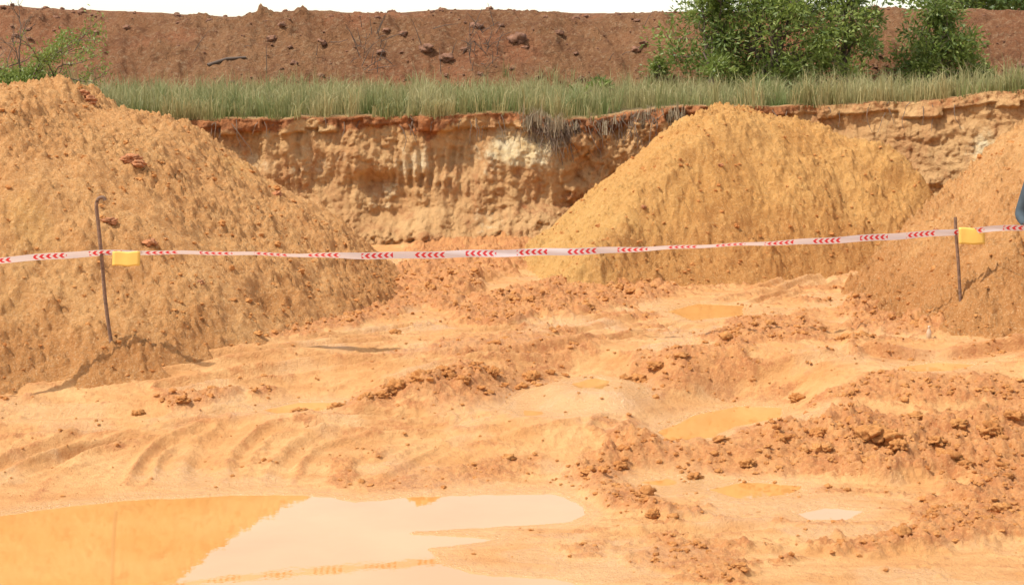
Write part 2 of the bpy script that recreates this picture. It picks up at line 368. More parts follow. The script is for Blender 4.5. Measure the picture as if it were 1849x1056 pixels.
mesh_np('dirt_mound',np.stack([X,Y,Z],-1).reshape(-1,3),grid_faces(*X.shape),PILE2,np.stack([ln,yel,.8*sm((.9-sd+.4*fbm(X,Y,4,78))/.6)*sm(1.2-lf)],-1).reshape(-1,3)); mounds.append((ax,ay,Z,sd))
foot=[(4.15,21.6),(3.85,19.5),(3.95,17.9),(4.5,17.1),(5.3,16.75),(7,16.5),(11,16.2),(11,23),(5,23)]
cap=[(3.6,.4)]+cap_pts([(1590,480),(1640,430),(1700,374),(1770,312),(1849,243),(1930,185),(2000,155)],19.5)+[(9,3.0),(11,2.4)]
X,Y,Z,sd,h,ln,ax,ay=mound('f',foot,1.0,cap,20.4,3.3,9.5,15.4,23.5,230,19.5,.017,1.5)
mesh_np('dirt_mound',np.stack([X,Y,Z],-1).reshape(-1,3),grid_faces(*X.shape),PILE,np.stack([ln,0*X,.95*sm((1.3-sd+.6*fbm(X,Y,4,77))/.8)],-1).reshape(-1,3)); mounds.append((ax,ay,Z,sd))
def surf(x,y):
    z=float(gh(x,y)) if 9.6<y<24.4 and -7.2<x<8 else float(bz(y))
    for ax,ay,Zm,sdm in mounds:
        if ax[0]<x<ax[-1] and ay[0]<y<ay[-1]: z=max(z,float(Zm[np.searchsorted(ay,y)-1,np.searchsorted(ax,x)-1]))
    return z

# ---------------------------------------------------------------- quarry wall + plateau
xf=axis(-11,13,.021,-400,400)
def yrim(x):
    return np.interp(x,[-400,-9,-6,-3,0,.6,1.1,1.8,2.4,3.0,3.6,5.2,6.6,7.6,9,14,400],[26,26,26.1,26.4,26.6,26.7,27.1,27.4,27.3,27.0,26.7,26.4,25.5,24.6,23.6,22,22])
rimpx=[(340,218),(500,214),(700,212),(940,205),(1010,218),(1080,214),(1160,200),(1240,192),(1360,192),(1500,190),(1650,184),(1740,174),(1849,160)]
rx=[];rz=[]
for px,py in rimpx:
    d=26.5
    for _ in range(4): d=float(yrim(P(px,py,d)[0]))
    q=P(px,py,d); rx.append(q[0]); rz.append(q[2])
def zrim(x): return np.interp(x,[-400,-9]+rx+[9,14,400],[2.75,2.75]+rz+[3.2,3.2,3.0])
nf=130; t=np.linspace(0,1,nf)[:,None]; XX=np.broadcast_to(xf[None,:],(nf,len(xf))).copy()
zr=zrim(xf)[None,:]+.07*fbm(xf*1.5,xf*0,5,300,.6)[None,:]; zb=.35
ZZ=zb+t*(zr-zb); yr=yrim(xf)[None,:]+.28*fbm(xf*.9,xf*0+3,5,301,.6)[None,:]
u=XX; v=ZZ
disp=.34*fbm(u*.8,v*.9,4,302,.55)+.13*fbm(u*3.5,v*2.6,5,303,.62)+.10*fbm(u*3.2+.3*v,v*.7,5,304,.62,True)
slump=sm((u-.5)/.5)*sm((3.6-u)/.6)
disp+=slump*(.3*fbm(u*2.2,v*2.2,4,305,.6)+.6*lumps(u/.38,v/.38,31,.7)*.38+.5*lumps(u/.13,v/.13,32,.7)*.13)
disp+=.4*lumps(u/.2,v/.2,33,.35)*.2+.4*lumps(u/.07,v/.07,34,.5)*.07
led=v/.33+.6*fbm(u*.9,v*.3,3,306); disp+=.02*(sm((led-np.floor(led))/.25)-.5)*sm((fbm(u*.7,v*.7,3,307)+.1)/.3)
tx0=P(700,300,26)[0];tx1=P(840,300,26)[0]
teeth=sm((u-tx0)/.1)*sm((tx1-u)/.1)*sm((v-1.5)/.15)*sm((2.25-v)/.15); disp+=teeth*(.045*np.sin(u*2*np.pi/.155+.8*pn(u*2,v,9))-.03)
hollow=np.exp(-(((u-P(650,335,26)[0])/.6)**2+((v-1.62)/.26)**2)); disp-=.3*hollow
blk=np.floor(u/.3+1.2*fbm(u*1.3,v*0,3,12)); hb=_r1[(blk.astype(np.int64)*37)&255]
rimz=sm((v-(zr-.06-.22*hb))/.03); disp+=rimz*(.05+.12*hb)*(1-slump)
tal=np.maximum(1.25+.45*fbm(u*.8,v*0,4,310)-v,0); disp+=tal*(1.0+.3*fbm(u*2,v*2,3,312))+sm(tal/.3)*(.7*lumps(u/.3,v/.3,35,.7)*.3+.6*lumps(u/.12,v/.12,36,.8)*.12)
batter=(1-t)*.8
YY=yr-batter-disp
pale=.10+np.zeros_like(u)
for px,py,rxx,rzz,w in[(940,270,.75,.4,.95),(880,400,.4,.25,.5),(560,290,.9,.3,.45),(450,290,.5,.2,.5),(760,300,.8,.4,.5),(1780,270,.35,.5,.7),(1180,290,.5,.2,.4),(690,350,.9,.35,.4),(1420,240,.8,.2,.3)]:
    q=P(px,py,26 if px<1600 else 25); pale=np.maximum(pale,w*np.exp(-((u-q[0])/rxx)**2-((v-q[2])/rzz)**2))
pale=pale*(1-rimz)
red=np.clip(sm((v-(zr-.30-.35*fbm(u*1.1,v*0,4,311)))/.25)*.85+.35*slump+ .5*np.exp(-((u-P(950,375,26)[0])/.9)**2-((v-1.25)/.25)**2),0,1)
red*=1-.4*sm((u-4)/1.0)
s=np.concatenate([np.array([.02,.05,.09,.15,.25,.4,.6,.8]),np.arange(1.0,18,.35),np.array([20,25,35,60,120,250,500,900])])[:,None]
XP=np.broadcast_to(xf[None,:],(len(s),len(xf))).copy()
YP=YY[-1:]+s; ZP=2.72+(zr-2.72)*np.exp(-s/4)+.05*fbm(XP*.8,YP*.8,3,320)*sm(s/1.0)+.03*sm(s/.3)
att=np.concatenate([np.stack([pale,red,0*u],-1),np.stack([0*XP,np.clip(1-s/.3,0,1)+0*XP,sm(s/.5)+0*XP],-1)],0)
V=np.stack([np.concatenate([XX,XP]),np.concatenate([YY,YP]),np.concatenate([ZZ,ZP])],-1).reshape(-1,3)
mesh_np('excavation_wall',V,grid_faces(nf+len(s),len(xf)),WALL,att.reshape(-1,3))

# ---------------------------------------------------------------- berm
bx=axis(-20,26,.05,-400,400); by=np.concatenate([np.arange(38.5,47,.05),np.array(outw(47,200,.1))])
X,Y=np.meshgrid(bx,by)
cr=[(-200,10),(0,12),(100,17),(200,20),(330,26),(430,31),(480,26),(550,18),(620,22),(700,25),(800,17),(900,19),(1000,22),(1100,24),(1220,23),(1400,20),(1600,15),(1849,20),(2100,15)]
cx=[P(a_,b_,44.2)[0] for a_,b_ in cr]; cz=[P(a_,b_,44.2)[2] for a_,b_ in cr]
crest=np.interp(X,cx,cz)
y0=40+.5*fbm(X*.3,X*0,3,400); run=4.3
tt=np.clip((Y-y0)/run,0,1); prof=np.sin(tt*np.pi/2)**1.1
Z=2.6+(crest-2.6)*prof
rill=fbm(X*1.1+.3*Y,Y*.35,5,401,.6,True); act=sm(tt/.1)*sm((1.05-tt)/.35)
Z+=-.28*rill*act+.24*fbm(X*.9,Y*.9,5,402,.62)*act+(.45*lumps(X/.5,Y/.5,41,.45)*.5+.6*lumps(X/.22,Y/.22,42,.5)*.22)*act*(.25+sm((fbm(X*.5,Y*.5,3,403))/.3))
Z=Z-np.where(Y>50,(Y-50)*.03,0); Z=np.where(Y<y0-.2,2.4,Z)
redm=sm((fbm(X*.25,Y*.4,3,404)-.05)/.25)+sm((X-11)/3)+sm((-X-8)/4)*.6
mesh_np('earth_berm',np.stack([X,Y,Z],-1).reshape(-1,3),grid_faces(len(by),len(bx)),BERM,np.stack([np.clip(redm,0,1),0*X,0*X],-1).reshape(-1,3))
BZ=Z
def bermz(x,y): return float(BZ[min(np.searchsorted(by,y),len(by)-1),min(np.searchsorted(bx,x),len(bx)-1)])

# ---------------------------------------------------------------- clods scatter (one mesh each)
def ico(sub):
    import bmesh
    b=bmesh.new(); bmesh.ops.create_icosphere(b,subdivisions=sub,radius=1); v=np.array([x.co[:] for x in b.verts]); f=np.array([[w.index for w in p.verts] for p in b.faces]); b.free(); return v,f
IV1,IF1=ico(2); IV2,IF2=ico(3); IV3,IF3=ico(4)
def rocks(name,pos,rad,mat,sub=1,att=None):
    iv,jf=[(IV1,IF1),(IV2,IF2),(IV3,IF3)][sub-1]; n=len(pos); V=np.zeros((n,len(iv),3))
    for i in range(n):
        q=rng.normal(size=(3,3)); q,_=np.linalg.qr(q)
        o=rng.random(3)*50
        nn=1+.6*pn(iv[:,0]*1.3+o[0]+iv[:,2],iv[:,1]*1.3+o[1]-iv[:,2]*.7,1)+.4*pn(iv[:,0]*3+o[2],iv[:,1]*3+iv[:,2]*2.2,2)
        if sub>1: nn+=.22*pn(iv[:,0]*7+o[2],iv[:,1]*7+iv[:,2]*5,3)+.14*pn(iv[:,0]*15+iv[:,2]*9,iv[:,1]*15-iv[:,2]*11,4)
        s=np.array([1.1,.75+.4*rng.random(),.5+.35*rng.random()])
        V[i]=((iv*nn[:,None])@q.T)*s*rad[i]+pos[i]
    Fc=(jf[None]+np.arange(n)[:,None,None]*len(iv)).reshape(-1,3)
    a=np.zeros((n*len(iv),3)); 
    if att is not None: a[:]=att
    return mesh_np(name,V.reshape(-1,3),Fc,mat,a,sub>1)
w=(gm.ravel()**2)*(1/(1+np.exp((gy[:,None]-22)*2))+0*gx[None,:]).ravel(); w/=w.sum()
N=8000; idx=rng.choice(len(w),N,p=w); px_=gx[idx%len(gx)]; py_=gy[idx//len(gx)]; pz_=gz.ravel()[idx]
r=.007+.016*rng.random(N)**2.5+.03*(rng.random(N)**18)
pos=np.stack([px_,py_,pz_+r*.15],-1); rocks('soil_clods',pos,r,CLOD)
w2=w**1.6; w2/=w2.sum(); N=480; idx=rng.choice(len(w2),N,p=w2); r=.022+.035*rng.random(N)**2.2
pos=np.stack([gx[idx%len(gx)],gy[idx//len(gx)],gz.ravel()[idx]+r*.05],-1); rocks('soil_chunks',pos,r,CLOD,2,np.array([0,0,.25]))
N=1800; qx=rng.uniform(-6,7,N); qy=rng.uniform(11,20,N); ok=np.array([gh(a_,b_)>.015 for a_,b_ in zip(qx,qy)])
pos=[];r=[]
for a_,b_,o in zip(qx,qy,ok):
    if o: rr_=.005+.012*rng.random()**2.5; pos.append((a_,b_,surf(a_,b_)+rr_*.2)); r.append(rr_)
for (ax,ay,Zm,sdm) in mounds:
    for _ in range(4500):
        a_=rng.uniform(ax[0],ax[-1]); b_=rng.uniform(ay[0],min(ay[-1],ay[0]+7)); i=np.searchsorted(ay,b_)-1;j=np.searchsorted(ax,a_)-1
        if sdm[i,j]<.05: continue
        low=math.exp(-sdm[i,j]/1.2)
        if rng.random()>.4+.6*low: continue
        rr_=.008+.015*rng.random()**3+.026*rng.random()**14; pos.append((a_,b_,Zm[i,j]+rr_*.15)); r.append(rr_)
rocks('soil_crumbs',np.array(pos),np.array(r),CLOD)
pos=[];r=[]
for a_,b_,rr_ in[(1655,762,.085),(1575,805,.15),(1610,812,.11),(1715,840,.14),(1690,822,.08),(1255,850,.07),(1150,645,.12),(1185,642,.10),(1130,655,.07),(760,703,.10),(715,705,.09),(800,678,.10),(835,695,.07),(960,650,.08),(540,745,.08),(610,728,.08),(1555,607,.1),(1530,615,.07),(1620,838,.08),(1520,995,.06),(1410,805,.07),(1300,800,.07),(660,720,.08),(250,738,.06),(330,730,.07),(1790,800,.1),(1440,665,.07),(1780,950,.1),(1230,640,.08),(1480,790,.08),(1350,835,.07),(1830,770,.09),(1730,780,.07),(1120,840,.06),(1180,930,.06),(690,712,.07),(890,668,.06),(1060,560,.08),(960,555,.07),(1140,530,.08)]:
    g=G(a_,b_+8); pos.append((g[0],g[1],surf(*g)+rr_*.1)); r.append(rr_*.8)
rocks('soil_lumps',np.array(pos),np.array(r),CLOD,3,np.array([0,0,.6]))
def om(px,py):
    a_,y_,z_=ray(px,py)
    for d in np.arange(13,27,.03):
        x=a_/y_*d; z=CAMZ+z_/y_*d
        if z<surf(x,d): return (x,d,surf(x,d))
    return (x,d,z)
rk=[(236,290,.12),(250,303,.10),(225,298,.07),(195,400,.1),(270,440,.09),(360,510,.06),(500,352,.07),(150,170,.09),(162,182,.11),(610,380,.05),(1160,380,.06),(1300,300,.05),(1690,420,.05)]
pp=[om(a_,b_) for a_,b_,_ in rk]
rocks('red_soil_lumps',np.array([(x,y,z) for x,y,z in pp]),np.array([k[2]*.7 for k in rk]),simple('red_clay',(.46,.185,.07),.9,.4,12),3)
pos=[];r=[]
for _ in range(420):
    x=rng.uniform(-14,18);y=rng.uniform(40.2,44.3); rr_=.025+.07*rng.random()**4; pos.append((x,y,bermz(x,y)+rr_*.1)); r.append(rr_)
for a_,b_,rr_ in[(935,72,.22),(860,48,.15),(770,88,.16),(805,105,.16),(1150,90,.12),(490,70,.12),(580,78,.12),(1010,60,.1)]:
    for d in np.arange(40,45,.05):
        q=P(a_,b_,d)
        if q[2]<bermz(q[0],d): break
    pos.append(q); r.append(rr_)
rocks('berm_stones',np.array(pos),np.array(r),simple('dark_clod',(.25,.12,.065),.95,.5,9),2)

# ---------------------------------------------------------------- grass
def blades(name,n_t,region,hfun,per,mat,seed,wid=.006,spread=.13):
    g=np.random.default_rng(seed); tx,ty,tz=region(g,n_t); H=hfun(g,n_t,tx,ty)
    N=n_t*per; bx_=np.repeat(tx,per)+g.normal(0,spread*.35,N); by_=np.repeat(ty,per)+g.normal(0,spread*.35,N); bz_=np.repeat(tz,per)
    h=np.repeat(H,per)*g.uniform(.45,1.2,N); th=g.uniform(0,2*np.pi,N); lean=g.uniform(.03,.8,N)**1.3
    dx=np.cos(th)*lean*h; dy=np.sin(th)*lean*h
    ph=g.uniform(0,np.pi,N); w=wid*g.uniform(.7,1.6,N); wx=np.cos(ph)*w; wy=np.sin(ph)*w
    V=np.zeros((N,5,3))
    V[:,0]=np.stack([bx_-wx,by_-wy,bz_-.03],-1); V[:,1]=np.stack([bx_+wx,by_+wy,bz_-.03],-1)
    mx=bx_+dx*.35; my=by_+dy*.35; mz=bz_+h*.62
    V[:,2]=np.stack([mx+wx*.8,my+wy*.8,mz],-1); V[:,3]=np.stack([mx-wx*.8,my-wy*.8,mz],-1)
    V[:,4]=np.stack([bx_+dx,by_+dy,bz_+h*(1-.35*lean)],-1)
    b=np.arange(N)*5
    f=np.concatenate([np.stack([b,b+1,b+2],-1),np.stack([b,b+2,b+3],-1),np.stack([b+3,b+2,b+4],-1)])
    dry=np.repeat(np.clip(.6+2.1*fbm(tx*.6,ty*.6,3,500)+g.normal(0,.28,n_t),0,1),per)+g.normal(0,.12,N)
    att=np.zeros((N,5,3)); att[:,:,0]=np.clip(dry,0,1)[:,None]; att[:,:,1]=np.array([0,0,.6,.6,1])[None]; att[:,:,2]=g.random(N)[:,None]
    return mesh_np(name,V.reshape(-1,3),f,mat,att.reshape(-1,3),False)
m=M('grass_blades'); a=m.attr()
c=m.mix(a[0],(.14,.20,.038),(.48,.39,.16)); c=m.mix(m.math('MULTIPLY',a[1],.45),c,(.58,.50,.25)); c=m.mix(m.math('MULTIPLY',a[2],.45),c,(.13,.15,.04))
m.col(c); m.set(Roughness=.6)
tr_=m.t.nodes.new('ShaderNodeBsdfTranslucent'); m.L(c,tr_.inputs[0]); mx_=m.t.nodes.new('ShaderNodeMixShader'); mx_.inputs[0].default_value=.35
m.L(m.b.outputs[0],mx_.inputs[1]); m.L(tr_.outputs[0],mx_.inputs[2]); m.L(mx_.outputs[0],m.out.inputs[0]); GRASS=m.m
yr_arr=YY[-1]
def reg(g,n):
    x=g.uniform(-15,19,n); s_=g.random(n)**1.5*14+.03; base=np.interp(x,xf,yr_arr); y=base+s_
    keep=~((y>30)&(np.abs(x)>y*.36)); 
    bare=fbm(x*.6,y*.6,3,510)
    z=2.72+(np.interp(x,xf,zr[0])-2.72)*np.exp(-s_/4)
    z=np.where((bare<-.3)|(~keep),z-.9,z)
    sl=((x>.9)&(x<4.6)&(s_<.8)); z=np.where(sl&(g.random(n)<.7),z-.9,z)
    return x,y,z
blades('grass',8500,reg,lambda g,n,x,y:np.maximum(.1,(.29+.32*g.random(n)**2+.42*fbm(x*.9,y*.9,4,520)))*(1+.02*(y-27)),13,GRASS,11,.0055)
def reg2(g,n):
    x=g.uniform(-15,19,n); y=g.uniform(39.6,40.9,n); ok=fbm(x*.5,y*0,3,530)>.0; return x,y,np.array([bermz(a_,b_) for a_,b_ in zip(x,y)])-np.where(ok,0,1.0)
blades('grass',700,reg2,lambda g,n,x,y:.18+.3*g.random(n)**2,12,GRASS,12,.007)

g=np.random.default_rng(22); T=Tubes()
def wallpt(x,dz):
    j=np.searchsorted(xf,x); i=int(np.clip((1-dz/2.3),0,1)*(nf-1)); return np.array([x,YY[i,j],ZZ[i,j]])
for k in range(260):
    x=g.choice([g.uniform(.2,1.1),g.uniform(.3,2.8),g.uniform(-5,7)],p=[.45,.33,.22]); dz=g.uniform(0,.15); p0=wallpt(x,dz)+np.array([0,-.02,.02]); L=g.uniform(.15,.6)
    pts=[p0]; dr=np.array([g.normal(0,.5),-.35,-.4])
    for i in range(5):
        dr=dr*.7+np.array([g.normal(0,.35),-.05,-.5]); pts.append(pts[-1]+dr/np.linalg.norm(dr)*L/5)
    T.add(pts,[.007,.007,.006,.005,.004,.003],4)
T.obj('hanging_roots',simple('root_bark',(.22,.155,.10),.9))
def reg3(g,n):
    x=np.where(g.random(n)<.6,g.normal(.5,.22,n),g.uniform(1.2,2.9,n)); base=np.interp(x,xf,yr_arr); return x,base-.02-.1*g.random(n),np.interp(x,xf,zr[0])-.04-.22*g.random(n)
m=M('dry_grass'); m.col(m.mix(m.noise(6),(.26,.20,.12),(.40,.33,.2))); m.set(Roughness=.8); DRY=m.m
blades('dry_grass',55,reg3,lambda g,n,x,y:.14+.16*g.random(n),14,DRY,15,.005)

# ---------------------------------------------------------------- trees
def leafmat(name,c1,c2,c3):
    m=M(name); a=m.attr(); c=m.mix(a[0],c1,c2); c=m.mix(m.math('MULTIPLY',a[1],.8),c,c3); m.col(c); m.set(Roughness=.5)
    t=m.t.nodes.new('ShaderNodeBsdfTranslucent'); m.L(c,t.inputs[0]); x=m.t.nodes.new('ShaderNodeMixShader'); x.inputs[0].default_value=.4
    m.L(m.b.outputs[0],x.inputs[1]); m.L(t.outputs[0],x.inputs[2]); m.L(x.outputs[0],m.out.inputs[0]); return m.m
LEAF=leafmat('tree_leaves',(.075,.13,.022),(.25,.31,.055),(.36,.40,.11))
BARK=simple('bark',(.17,.12,.08),.9,.4,20)
def tree(name,base,H,R,ncl,nl,seed,lsize=(.15,.022),clr=.33,stems=6,low=.08,dy=1.0):
    g=np.random.default_rng(seed); base=np.array(base); T=Tubes(); cents=[]
    st=[]
    for s_ in range(stems):
        th=2*np.pi*s_/stems+g.normal(0,.3); out=R*.45*g.uniform(.3,1.1); top=base+np.array([math.cos(th)*out,math.sin(th)*out*dy,H*g.uniform(.6,.9)])
        pts=[base+np.array([math.cos(th)*.08,math.sin(th)*.08,-.1])]
        for i in range(1,7):
            t_=i/6; pts.append(base*(1-t_)+top*t_+np.array([g.normal(0,.07),g.normal(0,.07),H*.06*math.sin(t_*3)])*1.0)
        T.add(pts,[.05*H/4*(1-.8*i/6)+.006 for i in range(7)],6); st.append(pts)
    for c_ in range(ncl):
        th=g.uniform(0,2*np.pi); zt=low+(1-low)*g.random()**.8
        prof=math.sin(min(1,zt*1.15+.12)*math.pi)**.5 if zt<.83 else math.sqrt(max(0,1-((zt-.6)/.42)**2))
        prof*= .78+.28*math.sin(th*3+seed)+.2*g.normal()
        rr_=R*max(.1,prof)*g.random()**.38; c=base+np.array([math.cos(th)*rr_,math.sin(th)*rr_*dy,zt*H]); cents.append(c)
        allp=[p for s_ in st for p in s_[2:]]; dd=[np.linalg.norm(p-c)+max(0,p[2]-c[2])*2 for p in allp]; p0=allp[int(np.argmin(dd))]
        mid=(p0+c)/2+np.array([g.normal(0,.08),g.normal(0,.08),.12]); T.add([p0,mid,c],[.018,.012,.005],4)
        for _ in range(2): e=c+g.normal(0,clr*.8,3); T.add([c,(c+e)/2+np.array([0,0,.04]),e],[.007,.005,.003],3)
    n=ncl*nl; cc=np.repeat(np.array(cents),nl,0); sz=np.repeat(g.uniform(.5,1.5,ncl),nl)
    o=g.normal(0,1,(n,3)); o/=np.linalg.norm(o,axis=1)[:,None]; o*=(g.random(n)**.6)[:,None]*clr*sz[:,None]*1.5; o[:,2]*=.8
    pos=cc+o; L=lsize[0]*g.uniform(.6,1.3,n); W=lsize[1]*g.uniform(.7,1.4,n)
    d=o/(np.linalg.norm(o,axis=1)[:,None]+1e-6)*.8+g.normal(0,.5,(n,3)); d[:,2]+=.1; d/=np.linalg.norm(d,axis=1)[:,None]
    s2=np.cross(d,g.normal(0,1,(n,3))); s2/=np.linalg.norm(s2,axis=1)[:,None]
    V=np.zeros((n,4,3)); V[:,0]=pos; V[:,1]=pos+d*L[:,None]*.5+s2*W[:,None]; V[:,2]=pos+d*L[:,None]; V[:,3]=pos+d*L[:,None]*.5-s2*W[:,None]
    att=np.zeros((n,4,3)); att[:,:,0]=np.clip(np.repeat(g.random(ncl),nl)*.8+g.random(n)*.35,0,1)[:,None]; att[:,:,1]=(g.random(n)**3)[:,None]
    root=D.objects.new(name,None); SC.collection.objects.link(root)
    w_=T.obj('branches',BARK); l_=mesh_np('foliage',V.reshape(-1,3),np.arange(n*4).reshape(-1,4),LEAF,att.reshape(-1,3),False)
    for o_ in(w_,l_): o_.parent=root
b=P(1395,150,39.3); tree('acacia_tree',(b[0],39.3,2.7),4.0,2.35,88,210,31,stems=8,low=.06,clr=.34,dy=.7)
b=P(1285,150,39.0); tree('acacia_tree',(b[0]+.1,39.4,2.7),3.2,1.15,34,180,32,stems=5,clr=.28,low=.1)
b=P(1535,150,39.6); tree('acacia_tree',(b[0]-.1,39.8,2.7),3.9,1.15,34,180,36,stems=5,clr=.3,low=.3)
b=P(1700,140,39.9); tree('small_tree',(b[0],40.1,2.75),2.5,1.15,42,180,33,stems=5,clr=.27,low=.12)
b=P(1190,120,40.6); tree('shrub',(b[0],40.6,2.8),1.0,.4,10,50,37,stems=3,clr=.16,low=.3)
b=P(1090,170,33); tree('shrub',(b[0],33,2.7),.5,.4,14,80,38,stems=3,clr=.14,low=.2)
b=P(1780,110,40.5); tree('shrub',(b[0],40.5,2.8),.8,.5,10,80,39,stems=3,clr=.16,low=.2)
g=np.random.default_rng(51); root=D.objects.new('sparse_sapling',None); SC.collection.objects.link(root); T=Tubes(); LV=[]
q=P(42,150,27); B=np.array([q[0],27,2.7])
def br(p,d,L,r,dep):
    pts=[p]
    for i in range(5):
        d=d+g.normal(0,.13,3); d/=np.linalg.norm(d); pts.append(pts[-1]+d*L/5)
    T.add(pts,[r*(1-.55*i/5) for i in range(6)],5)
    if dep<3:
        for k in range(3 if dep else 4):
            i=g.integers(2,6); nd=d*.85+g.normal(0,.38,3); nd[2]=abs(nd[2])*.8+.1; nd/=np.linalg.norm(nd); br(pts[i],nd,L*g.uniform(.45,.7),r*.55,dep+1)
    if dep>=2 and p[0]>B[0]+.3:
        for p_ in pts[2:]:
            for k in range(3): LV.append(p_+g.normal(0,.05,3))
for dd in((-.45,0,1),(.0,.1,1),(.6,-.1,.75),(.2,0,1.1)): br(B,np.array(dd)/np.linalg.norm(dd),1.05,.022,0)
for k in range(4200): LV.append(B+np.array([g.normal(-.05,.3),g.normal(0,.25),.48+abs(g.normal(0,.15))-.1*g.random()]))
for k in range(900):
    t_=g.random(); LV.append(B+np.array([.05+.7*t_+g.normal(0,.05),g.normal(0,.1),.55+.75*t_+g.normal(0,.06)]))
LV=np.array(LV);n=len(LV);d=g.normal(0,1,(n,3));d/=np.linalg.norm(d,axis=1)[:,None];s2=np.cross(d,g.normal(0,1,(n,3)));s2/=np.linalg.norm(s2,axis=1)[:,None]
V=np.stack([LV,LV+d*.035+s2*.012,LV+d*.07,LV+d*.035-s2*.012],1); att=np.zeros((n,4,3)); att[:,:,0]=.5+.4*g.random(n)[:,None]; att[:,:,1]=(.4*g.random(n))[:,None]
for o_ in (T.obj('branches',BARK),mesh_np('foliage',V.reshape(-1,3),np.arange(n*4).reshape(-1,4),LEAF,att.reshape(-1,3),False)): o_.parent=root
g=np.random.default_rng(61); pts=[]
for k in range(60):
    x=g.uniform(19,48); c=np.array([x,85+g.normal(0,3),7.0+g.random()*1.6]); pts.append(c+g.normal(0,1,(500,3))*np.array([1.0,1.0,.7]))
LV=np.concatenate(pts);n=len(LV);d=g.normal(0,1,(n,3));d/=np.linalg.norm(d,axis=1)[:,None];s2=np.cross(d,g.normal(0,1,(n,3)));s2/=np.linalg.norm(s2,axis=1)[:,None]
V=np.stack([LV,LV+d*.15+s2*.09,LV+d*.3,LV+d*.15-s2*.09],1);att=np.zeros((n,4,3));att[:,:,0]=.3*g.random(n)[:,None]
mesh_np('distant_trees',V.reshape(-1,3),np.arange(n*4).reshape(-1,4),LEAF,att.reshape(-1,3),False)
T=Tubes(); g=np.random.default_rng(71)
def bp(px,py):
    for d in np.arange(40,45,.05):
        q=P(px,py,d)
        if q[2]<bermz(q[0],d): break
    return np.array(q)
T.add([bp(375,118)+[0,-.03,0],bp(410,108)+[0,-.03,.02],bp(445,104)+[0,-.03,.0]],[.045,.04,.03],6)
for k in range(70):
    q=bp(g.choice([g.uniform(150,1220),g.uniform(640,700),g.uniform(840,900)]),g.uniform(45,135)); th=g.normal(0,.9)+1.2; L=g.uniform(.15,.7)
    T.add([q+[0,-.03,0],q+np.array([math.cos(th)*L*.5,-.1,math.sin(th)*L*.5+.03]),q+np.array([math.cos(th)*L,-.12,abs(math.sin(th))*L])],[.011,.008,.005],4)
T.obj('dead_branches',simple('dead_wood',(.15,.105,.075),.9))

# ---------------------------------------------------------------- stakes, tape, tags
RUST=simple('weathered_stick',(.22,.13,.08),.85,.5,30)
def stake(pts,r=.012):
    T=Tubes(); T.add(smooth_path(pts,4),r,8); return T.obj('barrier_stake',RUST)
b1=np.array(om(203,622)); dS=b1[1]
def Q(px,py,d): return tuple(P(px,py,d))
stake([Q(205,640,dS),Q(198,600,dS),Q(190,540,dS),Q(184,470,dS),Q(177,400,dS),Q(174,372,dS),Q(178,359,dS),Q(186,357,dS),Q(190,362,dS)],.018)
b2=np.array(om(1735,545)); dR=b2[1]
stake([Q(1736,565,dR),Q(1733,520,dR),Q(1730,470,dR),Q(1726,420,dR),Q(1725,392,dR)],.017)
PX,PY=P(1910,400,17.4)[0],17.4; 
hand=np.array(P(1853,411,17.05))
ctrl=[P(-260,486,dS-1.2),P(0,470,dS-.5),P(184,457,dS-.02),P(400,457,dS*.8+dR*.2),P(560,461,dS*.72+dR*.28),P(720,461,dS*.62+dR*.38),P(900,457,dS*.5+dR*.5),P(1100,452,dS*.38+dR*.62),P(1300,443,dS*.26+dR*.74),P(1500,434,dS*.14+dR*.86),P(1727,419,dR-.02),tuple(hand),P(2050,420,16.8)]
cp=np.array(smooth_path(ctrl,24)); g=np.random.default_rng(81)
seg=np.concatenate([[0],np.cumsum(np.linalg.norm(np.diff(cp,axis=0),axis=1))]); W=.036
tw=np.interp(seg/seg[-1],[0,.16,.2,.33,.36,.55,.58,.7,.74,1],[.2,.3,1.1,1.0,.2,.3,.9,.8,.2,.2])+.2*np.sin(seg*1.7)+.2*np.sin(seg*.63+1); tw=np.convolve(np.pad(tw,8,'edge'),np.ones(17)/17,'valid')
V=[];UV=[];nc=4
for i,p in enumerate(cp):
    for k in range(nc+1):
        v=k/nc; o=(v-.5)*2*W; V.append((p[0],p[1]-o*math.sin(tw[i])+.004*math.sin(v*5+seg[i]*6),p[2]+o*math.cos(tw[i])+.004*math.sin(seg[i]*9))); UV.append((seg[i],v))
m=M('barrier_tape_plastic'); sx=m.t.nodes.new('ShaderNodeSeparateXYZ'); m.L(m.tc.outputs['UV'],sx.inputs[0]); u_,v_=sx.outputs[0],sx.outputs[1]
cz_=m.math('MULTIPLY',m.math('ABSOLUTE',m.math('SUBTRACT',v_,.5)),.075)
ph=m.math('FRACT',m.math('DIVIDE',m.math('SUBTRACT',u_,cz_),.062)); ch=m.math('LESS_THAN',ph,.5)
grp=m.math('LESS_THAN',m.math('FRACT',m.math('DIVIDE',u_,.52)),.60)
edge=m.math('LESS_THAN',m.math('ABSOLUTE',m.math('SUBTRACT',v_,.5)),.36)
tc_=m.mix(m.math('MULTIPLY',m.math('MULTIPLY',ch,grp),edge),(.80,.74,.72),(.72,.05,.06)); m.col(tc_); m.set(Roughness=.4)
tr_=m.t.nodes.new('ShaderNodeBsdfTranslucent'); m.L(tc_,tr_.inputs[0]); mx_=m.t.nodes.new('ShaderNodeMixShader'); mx_.inputs[0].default_value=.3
m.L(m.b.outputs[0],mx_.inputs[1]); m.L(tr_.outputs[0],mx_.inputs[2]); m.L(mx_.outputs[0],m.out.inputs[0])
mesh_np('barrier_tape',V,grid_faces(len(cp),nc+1),m.m,None,True,UV)
YEL=simple('yellow_card',(.80,.50,.10),.6,.12,5)
